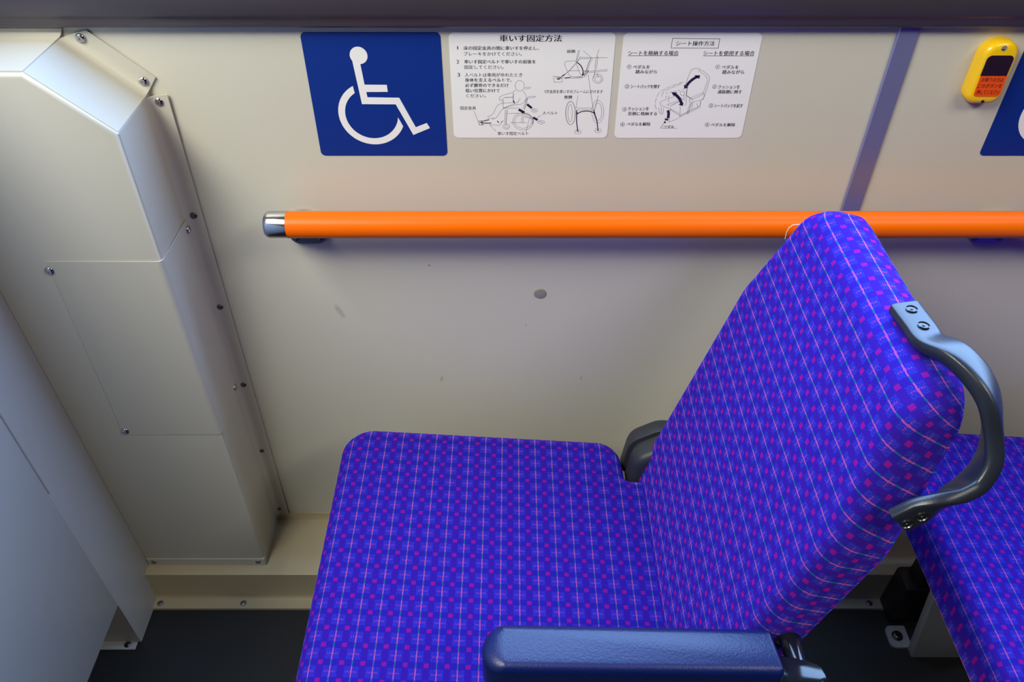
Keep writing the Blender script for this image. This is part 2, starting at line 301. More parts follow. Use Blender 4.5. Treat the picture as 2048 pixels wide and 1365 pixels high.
# printed text and drawings, tenths of a millimetre on the wall (x, z)
DIAG1 = [(2.4,[(737,9254),(707,9112)]),(2.4,[(723,9254),(701,9122)]),(2.4,[(776,9249),(867,9171)]),(2.4,[(945,9263),(917,9141),(919,8982)]),(2.4,[(938,9190),(934,9042)]),(2.4,[(732,9176),(867,9171),(1045,9171)]),(2.4,[(733,9161),(849,9159)]),(4.0,[(867,9169),(842,9112),(803,8951)]),(2.4,[(887,9161),(856,9112),(822,8962)]),(2.4,[(701,9133),(694,9133),(680,9133),(659,9133),(631,9133),(609,9131),(594,9127),(584,9122),(580,9114),(579,9102),(582,9087),(589,9068),(599,9046),(609,9025),(618,9006),(627,8989),(635,8974),(649,8963),(670,8955),(698,8951),(732,8951),(758,8951),(775,8951),(784,8951)]),(2.4,[(624,9024),(750,9024)]),(4.0,[(707,9112),(643,9032),(558,8956)]),(8.9,[(587,8982),(558,8962)]),(8.9,[(716,9117),(718,9115),(722,9113),(727,9108),(735,9103),(742,9097),(749,9091),(755,9084),(761,9077),(766,9070),(770,9062),(775,9054),(778,9045),(781,9037),(784,9029),(786,9021),(787,9013),(787,9005),(787,8997),(786,8989),(785,8980),(784,8973),(783,8969),(783,8967)]),(8.9,[(588,8939),(647,8946)]),(2.4,[(510,8936),(588,8941)]),(2.4,[(647,8936),(774,8941),(802,8967)]),(2.4,[(647,8951),(774,8956)]),(2.4,[(460,8962),(473,8890),(561,8895),(549,8951),(460,8962)]),(4.0,[(481,8941),(539,8951)]),(8.9,[(501,8926),(535,8931)]),(4.0,[(521,8921),(568,8972)]),(2.4,[(848,9017),(1056,9037)]),(2.4,[(849,9002),(1057,9022)]),(4.0,[(782,8972),(839,9002),(848,9022),(809,9022),(782,8972)]),(8.9,[(773,8972),(801,8982)]),(2.4,[(1013,8931),(1012,8915),(1005,8900),(993,8888),(978,8881),(960,8878),(942,8881),(926,8888),(913,8900),(903,8915),(900,8931),(901,8947),(908,8962),(920,8974),(935,8981),(953,8984),(970,8981),(987,8974),(1000,8962),(1009,8947),(1013,8931)]),(2.4,[(994,8929),(993,8918),(989,8909),(981,8901),(972,8896),(961,8894),(950,8896),(940,8901),(931,8909),(926,8918),(923,8929),(924,8940),(929,8949),(936,8957),(945,8962),(956,8964),(967,8962),(977,8957),(986,8949),(991,8940),(994,8929)]),(2.4,[(917,9002),(907,8941)]),(2.4,[(942,9002),(961,8941)]),(2.4,[(845,8982),(926,8587)]),(2.4,[(707,9102),(763,8972)]),(4.0,[(707,9112),(742,9161)]),(4.0,[(728,8522),(728,8491),(726,8460),(721,8433),(713,8410),(703,8393),(692,8382),(680,8378),(667,8382),(654,8393),(643,8410),(633,8433),(625,8460),(620,8491),(617,8522),(617,8554),(620,8584),(625,8611),(633,8633),(642,8650),(654,8660),(666,8664),(678,8660),(690,8650),(701,8633),(711,8611),(719,8584),(725,8554),(728,8522)]),(2.4,[(693,8522),(693,8494),(692,8468),(689,8446),(685,8428),(679,8417),(673,8414),(666,8417),(659,8428),(653,8446),(648,8468),(644,8494),(642,8522),(642,8550),(643,8576),(646,8598),(650,8615),(656,8626),(662,8630),(669,8626),(675,8615),(682,8598),(687,8576),(690,8550),(693,8522)]),(2.4,[(1053,8539),(1054,8507),(1051,8478),(1045,8451),(1035,8428),(1024,8411),(1010,8401),(995,8397),(979,8401),(964,8411),(949,8428),(937,8451),(927,8478),(920,8507),(916,8539),(915,8570),(919,8599),(925,8625),(934,8647),(946,8664),(960,8674),(975,8677),(990,8674),(1005,8664),(1019,8647),(1032,8625),(1042,8599),(1049,8570),(1053,8539)]),(2.4,[(1030,8539),(1030,8511),(1028,8485),(1022,8462),(1014,8445),(1004,8434),(992,8430),(980,8434),(968,8445),(958,8462),(949,8485),(943,8511),(939,8539),(939,8566),(941,8592),(947,8614),(955,8631),(965,8642),(977,8646),(989,8642),(1000,8631),(1011,8614),(1020,8592),(1026,8566),(1030,8539)]),(2.4,[(747,8735),(730,8576)]),(2.4,[(975,8735),(952,8566)]),(2.4,[(745,8582),(926,8582)]),(2.4,[(746,8560),(928,8560)]),(8.9,[(749,8512),(751,8513),(756,8517),(763,8522),(773,8529),(784,8534),(797,8539),(810,8543),(825,8545),(840,8547),(853,8548),(867,8547),(879,8546),(892,8544),(904,8540),(916,8536),(928,8531),(936,8527),(942,8524),(945,8522)]),(8.9,[(741,8560),(747,8414),(765,8314)]),(8.9,[(937,8566),(938,8563),(939,8557),(940,8549),(942,8539),(946,8525),(952,8509),(959,8490),(968,8468),(976,8445),(983,8421),(988,8394),(993,8367),(996,8346),(999,8332),(1000,8325)]),(13.9,[(934,8533),(953,8517)]),(13.9,[(740,8528),(757,8512)]),(2.4,[(806,8286),(805,8278),(800,8270),(792,8264),(782,8260),(771,8258),(759,8260),(749,8264),(740,8270),(735,8278),(732,8286),(734,8295),(738,8303),(746,8309),(756,8313),(768,8314),(779,8313),(790,8309),(798,8303),(804,8295),(806,8286)]),(4.0,[(750,8303),(787,8281)]),(8.9,[(765,8314),(771,8286)]),(2.4,[(1041,8303),(1040,8294),(1035,8287),(1028,8281),(1018,8277),(1006,8275),(995,8277),(984,8281),(976,8287),(970,8294),(967,8303),(969,8312),(973,8319),(981,8326),(991,8330),(1002,8331),(1014,8330),(1024,8326),(1033,8319),(1039,8312),(1041,8303)]),(4.0,[(985,8314),(1022,8298)]),(8.9,[(1000,8325),(1005,8298)]),(2.4,[(138,8849),(136,8833),(131,8818),(123,8805),(113,8796),(100,8789),(87,8787),(74,8789),(61,8796),(50,8805),(42,8818),(37,8833),(35,8849),(37,8865),(42,8880),(50,8893),(61,8903),(73,8909),(86,8911),(99,8909),(112,8903),(122,8893),(131,8880),(136,8865),(138,8849)]),(2.4,[(125,8792),(127,8788),(132,8780),(140,8767),(150,8750),(157,8735),(161,8721),(161,8709),(159,8698),(155,8687),(149,8675),(141,8663),(131,8650),(119,8639),(106,8632),(92,8628),(75,8626),(63,8625),(55,8625),(51,8624)]),(2.4,[(40,8798),(38,8796),(33,8792),(26,8786),(16,8778),(1,8770),(-19,8763),(-44,8755),(-74,8747),(-98,8739),(-117,8731),(-130,8723),(-137,8715),(-142,8708),(-145,8700),(-145,8692),(-143,8684),(-140,8679),(-136,8676),(-132,8676),(-127,8679),(-123,8681),(-120,8682),(-119,8683)]),(4.0,[(-89,8709),(11,8714)]),(4.0,[(16,8766),(13,8672),(26,8640)]),(2.4,[(95,8704),(61,8651),(-100,8582)]),(2.4,[(11,8651),(1,8650),(-17,8649),(-45,8647),(-83,8644),(-114,8640),(-138,8633),(-155,8624),(-165,8614),(-175,8600),(-185,8582),(-196,8562),(-206,8537),(-217,8518),(-230,8503),(-243,8493),(-257,8487),(-267,8482),(-274,8476),(-278,8471),(-278,8466),(-273,8461),(-264,8459),(-250,8457),(-231,8457),(-216,8457),(-207,8457),(-202,8457)]),(2.4,[(51,8624),(44,8623),(30,8619),(10,8614),(-18,8608),(-43,8601),(-64,8593),(-82,8586),(-97,8578),(-112,8565),(-128,8547),(-143,8525),(-159,8498),(-173,8477),(-187,8462),(-201,8453),(-214,8451),(-223,8449),(-230,8447),(-233,8446)]),(4.0,[(180,8714),(142,8566)]),(2.4,[(165,8704),(127,8576)]),(2.4,[(180,8719),(186,8720),(197,8721),(214,8723),(236,8726),(252,8727),(263,8726),(268,8723),(267,8719),(261,8715),(251,8712),(237,8709),(218,8707),(204,8705),(195,8704),(190,8704)]),(2.4,[(139,8824),(143,8824),(152,8826),(165,8829),(182,8833),(195,8835),(204,8835),(208,8832),(208,8827),(205,8823),(197,8819),(186,8816),(171,8813),(160,8810),(153,8809),(149,8808)]),(2.4,[(248,8419),(246,8398),(240,8378),(229,8359),(214,8343),(196,8329),(175,8319),(153,8313),(129,8311),(105,8313),(83,8319),(62,8329),(43,8343),(28,8359),(17,8378),(10,8398),(8,8419),(10,8440),(17,8460),(28,8479),(43,8495),(61,8508),(81,8518),(104,8524),(127,8526),(150,8524),(173,8518),(193,8508),(212,8495),(227,8479),(238,8460),(245,8440),(248,8419)]),(2.4,[(227,8419),(225,8403),(220,8387),(211,8372),(199,8359),(184,8349),(167,8341),(148,8336),(129,8334),(109,8336),(91,8341),(74,8349),(58,8359),(46,8372),(37,8387),(31,8403),(29,8419),(31,8436),(37,8451),(46,8466),(58,8479),(73,8489),(90,8497),(108,8501),(127,8503),(146,8501),(165,8497),(182,8489),(197,8479),(209,8466),(219,8451),(225,8436),(227,8419)]),(4.0,[(107,8518),(122,8519),(137,8519),(152,8517),(166,8513),(179,8508),(192,8501),(204,8493),(214,8484),(223,8473),(231,8462),(236,8449),(240,8437),(242,8424),(242,8410),(240,8397),(236,8385)]),(23.8,[(76,8566),(142,8528)]),(21.8,[(171,8630),(227,8582)]),(21.8,[(244,8468),(296,8436)]),(11.9,[(16,8672),(26,8646)]),(2.4,[(293,8555),(291,8548),(287,8542),(279,8537),(269,8534),(258,8533),(247,8534),(237,8537),(229,8542),(224,8548),(222,8555),(224,8561),(229,8567),(237,8572),(247,8575),(257,8576),(268,8575),(278,8572),(286,8567),(291,8561),(293,8555)]),(4.0,[(232,8566),(273,8549)]),(2.4,[(376,8408),(374,8401),(369,8395),(360,8390),(349,8387),(337,8386),(325,8387),(315,8390),(306,8395),(300,8401),(298,8408),(300,8415),(305,8421),(314,8426),(324,8429),(336,8430),(348,8429),(359,8426),(368,8421),(374,8415),(376,8408)]),(4.0,[(311,8419),(357,8403)]),(2.4,[(-80,8582),(81,8582)]),(2.4,[(-50,8517),(82,8522)]),(4.0,[(-55,8566),(-71,8381)]),(2.4,[(-75,8566),(-86,8392)]),(2.4,[(-25,8353),(-27,8343),(-33,8334),(-42,8326),(-53,8321),(-66,8320),(-78,8321),(-90,8326),(-99,8334),(-105,8343),(-107,8353),(-104,8363),(-99,8373),(-90,8380),(-78,8385),(-65,8386),(-53,8385),(-42,8380),(-33,8373),(-27,8363),(-25,8353)]),(2.4,[(-45,8353),(-46,8348),(-49,8343),(-54,8339),(-59,8336),(-66,8335),(-72,8336),(-78,8339),(-82,8343),(-85,8348),(-86,8353),(-85,8359),(-82,8363),(-78,8367),(-72,8370),(-66,8371),(-59,8370),(-54,8367),(-49,8363),(-46,8359),(-45,8353)]),(8.9,[(-325,8425),(-263,8441)]),(8.9,[(-325,8397),(-239,8397)]),(2.4,[(-265,8375),(-142,8370),(-101,8436)]),(8.9,[(-172,8425),(-152,8403)]),(4.0,[(-132,8408),(-106,8419)]),(4.0,[(-381,8425),(-330,8425),(-331,8375),(-382,8375),(-381,8425)]),(8.9,[(-371,8408),(-335,8403)]),(8.9,[(-350,8425),(-346,8381)]),(2.4,[(-438,8549),(-386,8403)]),(2.4,[(-259,8375),(-184,8292)]),(2.4,[(335,8495),(290,8468)]),(2.4,[(199,8452),(165,8286)]),(2.4,[(-100,8576),(-99,8704)]),(2.4,[(-114,8651),(-114,8698)]),(4.0,[(143,8479),(224,8457)]),(2.4,[(117,8490),(108,8403)]),(2.4,[(132,8490),(128,8403)]),(2.4,[(-20,8403),(169,8403)])]
DIAG2 = [(2.4,[(1927,8797),(1930,8810),(1935,8836),(1944,8875),(1956,8926),(1965,8966),(1972,8996),(1978,9015),(1981,9024),(1987,9031),(1994,9038),(2002,9043),(2013,9046),(2023,9049),(2033,9051),(2043,9051),(2053,9051),(2065,9047),(2081,9040),(2100,9030),(2121,9017),(2140,9004),(2157,8992),(2171,8980),(2183,8968),(2192,8957),(2198,8945),(2202,8932),(2202,8920),(2201,8897),(2198,8865),(2192,8823),(2185,8772),(2178,8732),(2172,8704),(2166,8689),(2162,8686),(2158,8684),(2156,8683),(2155,8682)]),(2.4,[(2061,9032),(2066,9028),(2077,9021),(2093,9009),(2115,8994),(2134,8980),(2148,8968),(2160,8956),(2167,8946),(2173,8936),(2178,8926),(2180,8916),(2180,8906),(2179,8889),(2176,8866),(2171,8836),(2165,8800),(2160,8773),(2156,8755),(2155,8745)]),(25.8,[(1957,8844),(1958,8847),(1960,8852),(1963,8859),(1968,8870),(1975,8881),(1984,8892),(1994,8904),(2007,8917),(2019,8928),(2031,8937),(2042,8944),(2052,8949),(2060,8953),(2065,8955),(2067,8956)]),(25.8,[(1836,8751),(1838,8749),(1842,8747),(1848,8744),(1856,8739),(1865,8732),(1874,8724),(1884,8713),(1894,8701),(1904,8689),(1912,8677),(1918,8665),(1924,8653),(1928,8644),(1930,8638),(1932,8635)]),(2.4,[(1688,8661),(1868,8735),(1955,8682)]),(2.4,[(1688,8661),(1688,8659),(1688,8653),(1688,8645),(1688,8635),(1696,8624),(1711,8613),(1734,8603),(1764,8592),(1794,8580),(1824,8567),(1854,8552),(1884,8536),(1906,8524),(1921,8516),(1929,8511)]),(4.0,[(1805,8608),(1917,8672)]),(2.4,[(1763,8624),(1887,8672)]),(4.0,[(1932,8490),(2146,8608),(2146,8672)]),(2.4,[(1934,8474),(2154,8592)]),(2.4,[(1921,8608),(1935,8468)]),(2.4,[(1811,8565),(1910,8501),(1932,8490)]),(2.4,[(2017,8703),(2026,8708),(2044,8716),(2071,8729),(2107,8746),(2135,8757),(2154,8762),(2166,8762),(2169,8755),(2172,8746),(2173,8735),(2173,8722),(2172,8706),(2162,8692),(2144,8680),(2117,8671),(2082,8663),(2055,8658),(2035,8657),(2023,8659),(2018,8664),(2015,8670),(2014,8676),(2013,8684),(2015,8692),(2016,8698),(2016,8702),(2017,8703)]),(2.4,[(2053,8693),(2155,8745)]),(4.0,[(2045,8651),(2023,8522)]),(2.4,[(2030,8651),(2008,8528)]),(4.0,[(2008,8522),(2024,8517)]),(2.4,[(2060,8651),(2056,8576)]),(2.4,[(2101,8640),(2128,8597)]),(2.4,[(1949,8761),(1949,8753),(1946,8746),(1941,8740),(1935,8736),(1928,8735),(1920,8736),(1912,8740),(1906,8746),(1901,8753),(1899,8761),(1899,8769),(1902,8776),(1906,8782),(1913,8786),(1920,8787),(1928,8786),(1935,8782),(1942,8776),(1946,8769),(1949,8761)]),(23.8,[(1788,8557),(1800,8511),(1800,8457)]),(17.9,[(1765,8448),(1805,8438)]),(2.4,[(1813,8587),(1816,8408),(1931,8463)]),(2.4,[(1679,8587),(1680,8583),(1681,8575),(1683,8563),(1686,8547),(1691,8533),(1698,8523),(1708,8515),(1720,8510),(1729,8512),(1734,8520),(1736,8534),(1735,8555),(1733,8571),(1733,8582),(1732,8587)]),(2.4,[(1706,8597),(1715,8522)]),(4.0,[(1728,8336),(1758,8386)]),(2.4,[(1729,8334),(1923,8334)]),(5.0,[(1967,8839),(1972,8735),(2055,8682)]),(2.4,[(1972,8735),(1983,8629),(1970,8613)]),(2.4,[(1941,8745),(1955,8682)]),(4.0,[(1729,9383),(2239,9378),(2239,9276),(1728,9278),(1729,9383)]),(4.0,[(1269,9193),(1816,9193)]),(4.0,[(2089,9192),(2642,9190)]),(2.6,[(1915,8895),(1914,8895),(1913,8895),(1912,8894),(1910,8894),(1908,8893),(1905,8892),(1901,8890),(1898,8889),(1893,8887),(1889,8885),(1883,8883),(1878,8881),(1873,8879),(1869,8878),(1866,8877),(1864,8876),(1863,8876),(1862,8875),(1862,8875)]),(2.6,[(1849,8871),(1849,8870),(1847,8870),(1845,8869),(1843,8868),(1839,8866),(1834,8864),(1827,8862),(1819,8858),(1813,8856),(1808,8854),(1804,8852),(1801,8851),(1799,8850),(1798,8849),(1797,8849)]),(2.6,[(1785,8843),(1784,8843),(1783,8843),(1782,8842),(1780,8841),(1776,8839),(1771,8837),(1764,8834),(1756,8830),(1750,8827),(1744,8824),(1740,8822),(1738,8821),(1736,8820),(1735,8819),(1734,8819)]),(2.6,[(1722,8812),(1721,8812),(1720,8811),(1718,8810),(1716,8809),(1712,8807),(1708,8804),(1702,8801),(1696,8797),(1690,8793),(1686,8790),(1682,8787),(1679,8784),(1677,8783),(1676,8781),(1675,8781)]),(2.6,[(1665,8772),(1664,8771),(1663,8769),(1661,8766),(1658,8762),(1655,8758),(1653,8754),(1651,8750),(1649,8746),(1648,8742),(1646,8737),(1645,8733),(1643,8729),(1642,8726),(1641,8723),(1641,8722),(1641,8721),(1640,8720),(1640,8719),(1640,8719)]),(2.6,[(1637,8706),(1637,8705),(1636,8703),(1636,8700),(1635,8696),(1634,8692),(1634,8688),(1633,8684),(1633,8680),(1632,8677),(1632,8673),(1632,8669),(1631,8665),(1631,8661),(1631,8658),(1631,8654),(1631,8650),(1631,8647),(1631,8646),(1631,8644),(1631,8644),(1631,8644),(1631,8644),(1631,8644)]),(2.6,[(1631,8629),(1631,8628),(1631,8627),(1631,8625),(1632,8622),(1632,8619),(1632,8616),(1633,8613),(1634,8610),(1634,8607),(1635,8605),(1636,8602),(1637,8600),(1638,8597),(1639,8595),(1640,8593),(1641,8591),(1643,8589),(1644,8587),(1646,8585),(1647,8583),(1649,8582),(1650,8580),(1651,8579),(1652,8578),(1654,8576),(1655,8575),(1655,8574),(1656,8574),(1657,8573),(1657,8572),(1658,8572),(1658,8572),(1658,8572),(1658,8572),(1658,8572)]),(2.6,[(1898,8875),(1897,8875),(1896,8874),(1895,8874),(1893,8873),(1891,8872),(1888,8870),(1885,8869),(1881,8867),(1877,8865),(1872,8863),(1867,8860),(1861,8858),(1857,8855),(1853,8854),(1851,8853),(1849,8852),(1848,8851),(1847,8851),(1847,8851)]),(2.6,[(1835,8845),(1834,8845),(1833,8844),(1830,8843),(1827,8842),(1823,8840),(1818,8837),(1812,8835),(1805,8831),(1799,8828),(1794,8826),(1791,8824),(1788,8823),(1786,8822),(1784,8821),(1784,8821)]),(2.6,[(1772,8815),(1772,8815),(1771,8815),(1771,8815),(1770,8814),(1768,8814),(1765,8812),(1761,8810),(1755,8807),(1749,8804),(1744,8801),(1738,8799),(1733,8796),(1729,8794),(1726,8792),(1724,8791),(1723,8790),(1722,8789),(1722,8789),(1721,8789)]),(2.6,[(1712,8780),(1712,8779),(1711,8779),(1711,8779),(1710,8778),(1709,8777),(1708,8774),(1706,8770),(1703,8765),(1701,8760),(1699,8755),(1698,8749),(1697,8743),(1696,8738),(1696,8733),(1695,8730),(1696,8727),(1696,8725),(1696,8724),(1696,8723)]),(2.6,[(1894,8797),(1866,8792)]),(2.6,[(1849,8788),(1820,8782)]),(2.6,[(1803,8779),(1775,8773)]),(2.6,[(1758,8769),(1745,8766),(1744,8750)]),(2.6,[(1743,8731),(1743,8700)]),(2.6,[(1773,8735),(1776,8704)]),(2.6,[(1778,8685),(1781,8653)]),(2.6,[(1783,8634),(1786,8602)])]
HEAD2 = [[(2021,8970),(2091,8972),(2088,8929)],[(1925,8864),(1939,8814),(1981,8829)],[(1798,8775),(1867,8770),(1824,8732)],[(1897,8624),(1950,8608),(1951,8653)],[(1753,8399),(1773,8431),(1784,8394)]]
TEXT1 = [('車いす固定方法',-132,537,9347,9421,2),('1',-596,-585,9263,9297,0),('床の固定金具の間に車いすを停止し、',-525,292,9256,9299,1),('ブレーキをかけてください。',-526,105,9192,9236,0),('2',-609,-582,9105,9146,0),('車いす固定ベルトで車いすの前後を',-524,260,9104,9148,1),('固定してください。',-526,-94,9044,9087,0),('3',-606,-578,8956,8999,0),('人ベルトは車両がゆれたとき',-525,113,8953,8999,0),('身体を支えるベルトで、',-525,-4,8895,8939,1),('必ず腰骨のできるだけ',-525,-39,8834,8877,1),('低い位置にかけて',-525,-138,8772,8816,1),('ください。',-519,-298,8711,8753,0),('固定金具',-591,-412,8563,8606,0),('人ベルト',350,522,8503,8544,0),('車いす固定ベルト',-169,191,8245,8289,0),('前側',598,686,9223,9260,1),('S字金具を車いすのフレームにかけます',368,1023,8761,8803,0),('後側',591,679,8695,8737,1)]
TEXT2 = [('シート操作方法',1776,2192,9302,9354,1),('シートを格納する場合',1268,1816,9198,9249,1),('シートを使用する場合',2088,2645,9195,9247,1),('①',1269,1316,9045,9092,0),('ペダルを',1334,1521,9045,9089,1),('踏みながら',1369,1605,8990,9034,1),('②',1265,1313,8817,8867,0),('シートバックを倒す',1330,1659,8818,8864,1),('③',1263,1311,8543,8594,0),('クッションを',1327,1565,8552,8597,1),('窓側に格納する',1334,1666,8493,8538,1),('④',1258,1307,8356,8409,0),('ペダルを解除',1332,1606,8362,8408,1),('①',2246,2293,9043,9091,0),('ペダルを',2314,2501,9043,9087,1),('踏みながら',2331,2571,8985,9032,1),('②',2249,2296,8814,8864,0),('クッションを',2314,2557,8813,8858,1),('通路側に倒す',2319,2590,8756,8801,1),('③',2246,2294,8588,8639,0),('シートバックを起す',2310,2634,8588,8635,1),('④',2241,2290,8351,8404,0),('ペダルを解除',2309,2590,8354,8399,1),('ペダル',1764,1885,8334,8372,1)]
TEXT3 = [('お降りの方は',5139,5378,8968,9019,0),('このボタンを',5123,5387,8901,8948,0),('押してください',5138,5395,8825,8877,0)]
SYMB = [(-1755,9157),(-1692,9113),(-1669,9100),(-1652,8863),(-1403,8860),(-1400,8779),(-1643,8777),(-1637,8714),(-1278,8708),(-1119,8346),(-987,8399),(-955,8336),(-1155,8249),(-1325,8629),(-1709,8632)]
# ---------------------------------------------------------------- the setting
bm = box(bmesh.new(), -1.0, 1.7, 0, .03, -.02, .956)
tag(finish('wall_back', bm, M['wall']), kind='structure')
bm = box(bmesh.new(), -1.3, 1.7, -2.0, .03, -.03, 0)
tag(finish('floor', bm, M['floor']), kind='structure')
# window sill: lip, step and upper slope
prof = [(.03, .953), (-.010, .953), (-.0135, .9555), (-.0145, .964), (-.0165, .9665), (-.0175, .9680), (-.019, .985), (-.016, 1.000), (.03, 1.004)]
bm = prism(bmesh.new(), [(-1.0, y, z) for y, z in prof], (2.7, 0, 0), .0008, 1)
tag(finish('trim_1', bm, M['sill']), kind='structure')
# metal joint strip on the wall
prof = [(.4128, 0), (.4128, -.0030), (.4140, -.0042), (.4155, -.0036), (.4340, -.0036), (.4356, -.0030), (.4360, 0)]
bm = prism(bmesh.new(), [(x, y, .09) for x, y in prof], (0, 0, .863))
tag(finish('trim_2', bm, M['strip']), kind='structure')
# heater ledge that runs along the foot of the wall
prof = [(0, .0905), (-.0030, .0905), (-.0036, .080), (-.006, .0758), (-.1145, .0752), (-.1168, .0735), (-.1172, .012), (-.119, .0065), (-.123, .0048), (-.139, .0045), (-.1395, 0), (0, 0)]
bm = prism(bmesh.new(), [(-.62, y, z) for y, z in prof], (2.3, 0, 0))
ledge = tag(finish('baseboard_back', bm, M['ledge'], angle=50), kind='structure')
for x in (-.622 + .012, -.4663, -.31, -.155, .0, .155, .31, .465, .62, .775, .93):
    screw((x, -.1295, .0046), (0, 0, 1), .0052, ledge, M['satin'])
# partition on the left: fixed plate, then the panel that stops short of the floor
bm = box(bmesh.new(), -.634, -.62, -.197, 0, 0, 1.10, .0012, 1)
part_l = tag(finish('wall_left', bm, M['partition']), kind='structure')
bm = box(bmesh.new(), -1.28, -.6185, -1.7, -.1998, .121, 1.10, .0022, 2)  # unseen depth behind the face added to block lamp light at the foot
finish('lower_panel', bm, M['partition'], part_l)
bm = box(bmesh.new(), -.72, -.6203, -.1992, -.1960, .002, .40)
box(bm, -.72, -.626, -.2125, -.1945, 0, .0035, .001, 1)
finish('foot_plate', bm, M['partition'], part_l)
screw((-.6405, -.2045, .0035), (0, 0, 1), .0055, part_l, M['bolt'])

# ---------------------------------------------------------------- duct cover
duct = empty('duct_cover', (-.515, -.05, .0755), 'cream sheet-metal duct cover screwed to the left end of the wall', 'duct cover')
XB, XT, ZB, ZT = -.4196, -.4098, .0755, .8753
xr = lambda z: XB + (XT - XB) * (z - ZB) / (ZT - ZB)
FY = -.098
def bent(bm, rows, prof_fn, thick):
    """sheet that follows prof_fn(row) (list of points), given thickness along its own normals"""
    g = [prof_fn(r) for r in rows]; nr, nc = len(g), len(g[0])
    def nrm(i, j):
        a = Vector(g[min(i + 1, nr - 1)][j]) - Vector(g[max(i - 1, 0)][j]); b = Vector(g[i][min(j + 1, nc - 1)]) - Vector(g[i][max(j - 1, 0)])
        return a.cross(b).normalized()
    o = [[bm.verts.new(Vector(g[i][j]) + nrm(i, j) * thick) for j in range(nc)] for i in range(nr)]
    q = [[bm.verts.new(g[i][j]) for j in range(nc)] for i in range(nr)]
    for i in range(nr - 1):
        for j in range(nc - 1):
            bm.faces.new((o[i][j], o[i][j + 1], o[i + 1][j + 1], o[i + 1][j])); bm.faces.new((q[i][j], q[i + 1][j], q[i + 1][j + 1], q[i][j + 1]))
    for i in range(nr - 1):
        for j in (0, nc - 1): bm.faces.new((o[i][j], o[i + 1][j], q[i + 1][j], q[i][j]))
    for j in range(nc - 1):
        for i in (0, nr - 1): bm.faces.new((o[i][j], q[i][j], q[i][j + 1], o[i][j + 1]))
    return bm
# main body: front, right side
front = [(-.6195, FY, ZB), (XB, FY, ZB), (XT, FY, ZT), (-.483, FY, .9410), (-.6195, FY, .9410)]
bm = prism(bmesh.new(), front, (0, -FY - .0008, 0), .005, 4, lambda e: all(abs(v.co.y - FY) < 1e-5 for v in e.verts) and not all(abs(v.co.x + .6195) < 1e-5 for v in e.verts) and not all(abs(v.co.z - ZB) < 1e-5 for v in e.verts))
finish('main_body', bm, M['duct'], duct)
def fold(c0, along, nrm, w0, w1, s0, s1, name, flange, clip=None, fold_r=.011):
    """face plate running from the front edge to the wall, concave fold, flange on the wall"""
    c0 = Vector(c0); along = Vector(along).normalized(); nrm = Vector(nrm).normalized()
    pr = [(0, FY + .004), (0, -.07), (0, -.04), (0, -.0025 - fold_r)]
    for k in range(1, 9):
        t = k / 8 * pi / 2; pr.append((fold_r * (1 - cos(t)), -.0025 - fold_r + fold_r * sin(t)))
    for k in range(1, 4): pr.append((fold_r + (flange - fold_r) * k / 3, -.0025))
    def P(t):
        row = []
        for h, y in pr:
            a = w0 + s0 * h; b = w1 + s1 * h
            p = c0 + along * (a + (b - a) * t) + nrm * h + V(0, y, 0)
            if clip and p.z > clip: p.z = clip
            row.append(p)
        return row
    bm = bent(bmesh.new(), [i / 6 for i in range(7)], P, -.0014 if name == 'side_cover' else -.0014)
    return finish(name, bm, M['duct'], duct, angle=50)
# side face and flange of the vertical run
fold((XB - .0010, 0, ZB), (XT - XB, 0, ZT - ZB), (ZT - ZB, 0, -(XT - XB)), .0145, .7985, 0, .1, 'side_cover', .0225)
fold((-.483, 0, .941 + .0012), (.0732, 0, -.0657), (.0657, 0, .0732), .0012, .0978, .70, -.08, 'elbow_cover', .0230, .9480)
fold((-.6195, 0, .941 + .0012), (1, 0, 0), (0, 0, 1), 0, .1362, 0, .43, 'top_cover', .0075, None, .006)
# lip at the foot, removable access panel that wraps the corner
bm = box(bmesh.new(), -.618, XB + .001, FY - .0016, FY + .004, ZB + .0004, .0945, .0007, 1)
lip = finish('base_lip', bm, M['duct'], duct)
for x in (-.607, -.4305): screw((x, FY - .0016, .0855), (0, -1, 0), .0044, lip, M['satin'])
bm = bmesh.new()
pf = [(-.5500, FY), (-.50, FY), (-.45, FY), (XB - .006, FY)]
def acc(t):
    z = .4095 + t * .304; x = xr(z) + .0004; row = [(-.5535 + t * .0077, FY + .0002, z), (-.50, FY + .0002, z), (x - .0058, FY + .0002, z)]
    for k in range(1, 5):
        a = k / 4 * pi / 2; row.append((x - .0054 + .0054 * sin(a), FY + .0054 - .0054 * cos(a), z))
    row += [(x + .0010, -.06, z), (x + .0014, -.008, z)]
    return row
bent(bm, [0, .25, .5, .75, 1], acc, -.0014)
acp = finish('access_panel', bm, M['duct'], duct, angle=50)
for p, ax in (((-.5472, FY - .0013, .7005), (0, -1, 0)), ((-.5490, FY - .0013, .4170), (0, -1, 0)), ((-.4085, -.0145, .7020), (1, 0, 0)), ((-.4130, -.0185, .4235), (1, 0, 0))):
    screw(p, ax, .0056, acp, M['steel'])
for x, z, r in ((-.4630, .9400, .0050), (-.4105, .8920, .0050), (-.3998, .8675, .0050), (-.4010, .7160, .0046), (-.4040, .5670, .0044), (-.4055, .4150, .0044), (-.4098, .2625, .0042), (-.4115, .1050, .0040)):
    screw((x, -.0040, z), (0, -1, 0), r, duct, M['steel'] if z > .8 else M['bolt'])

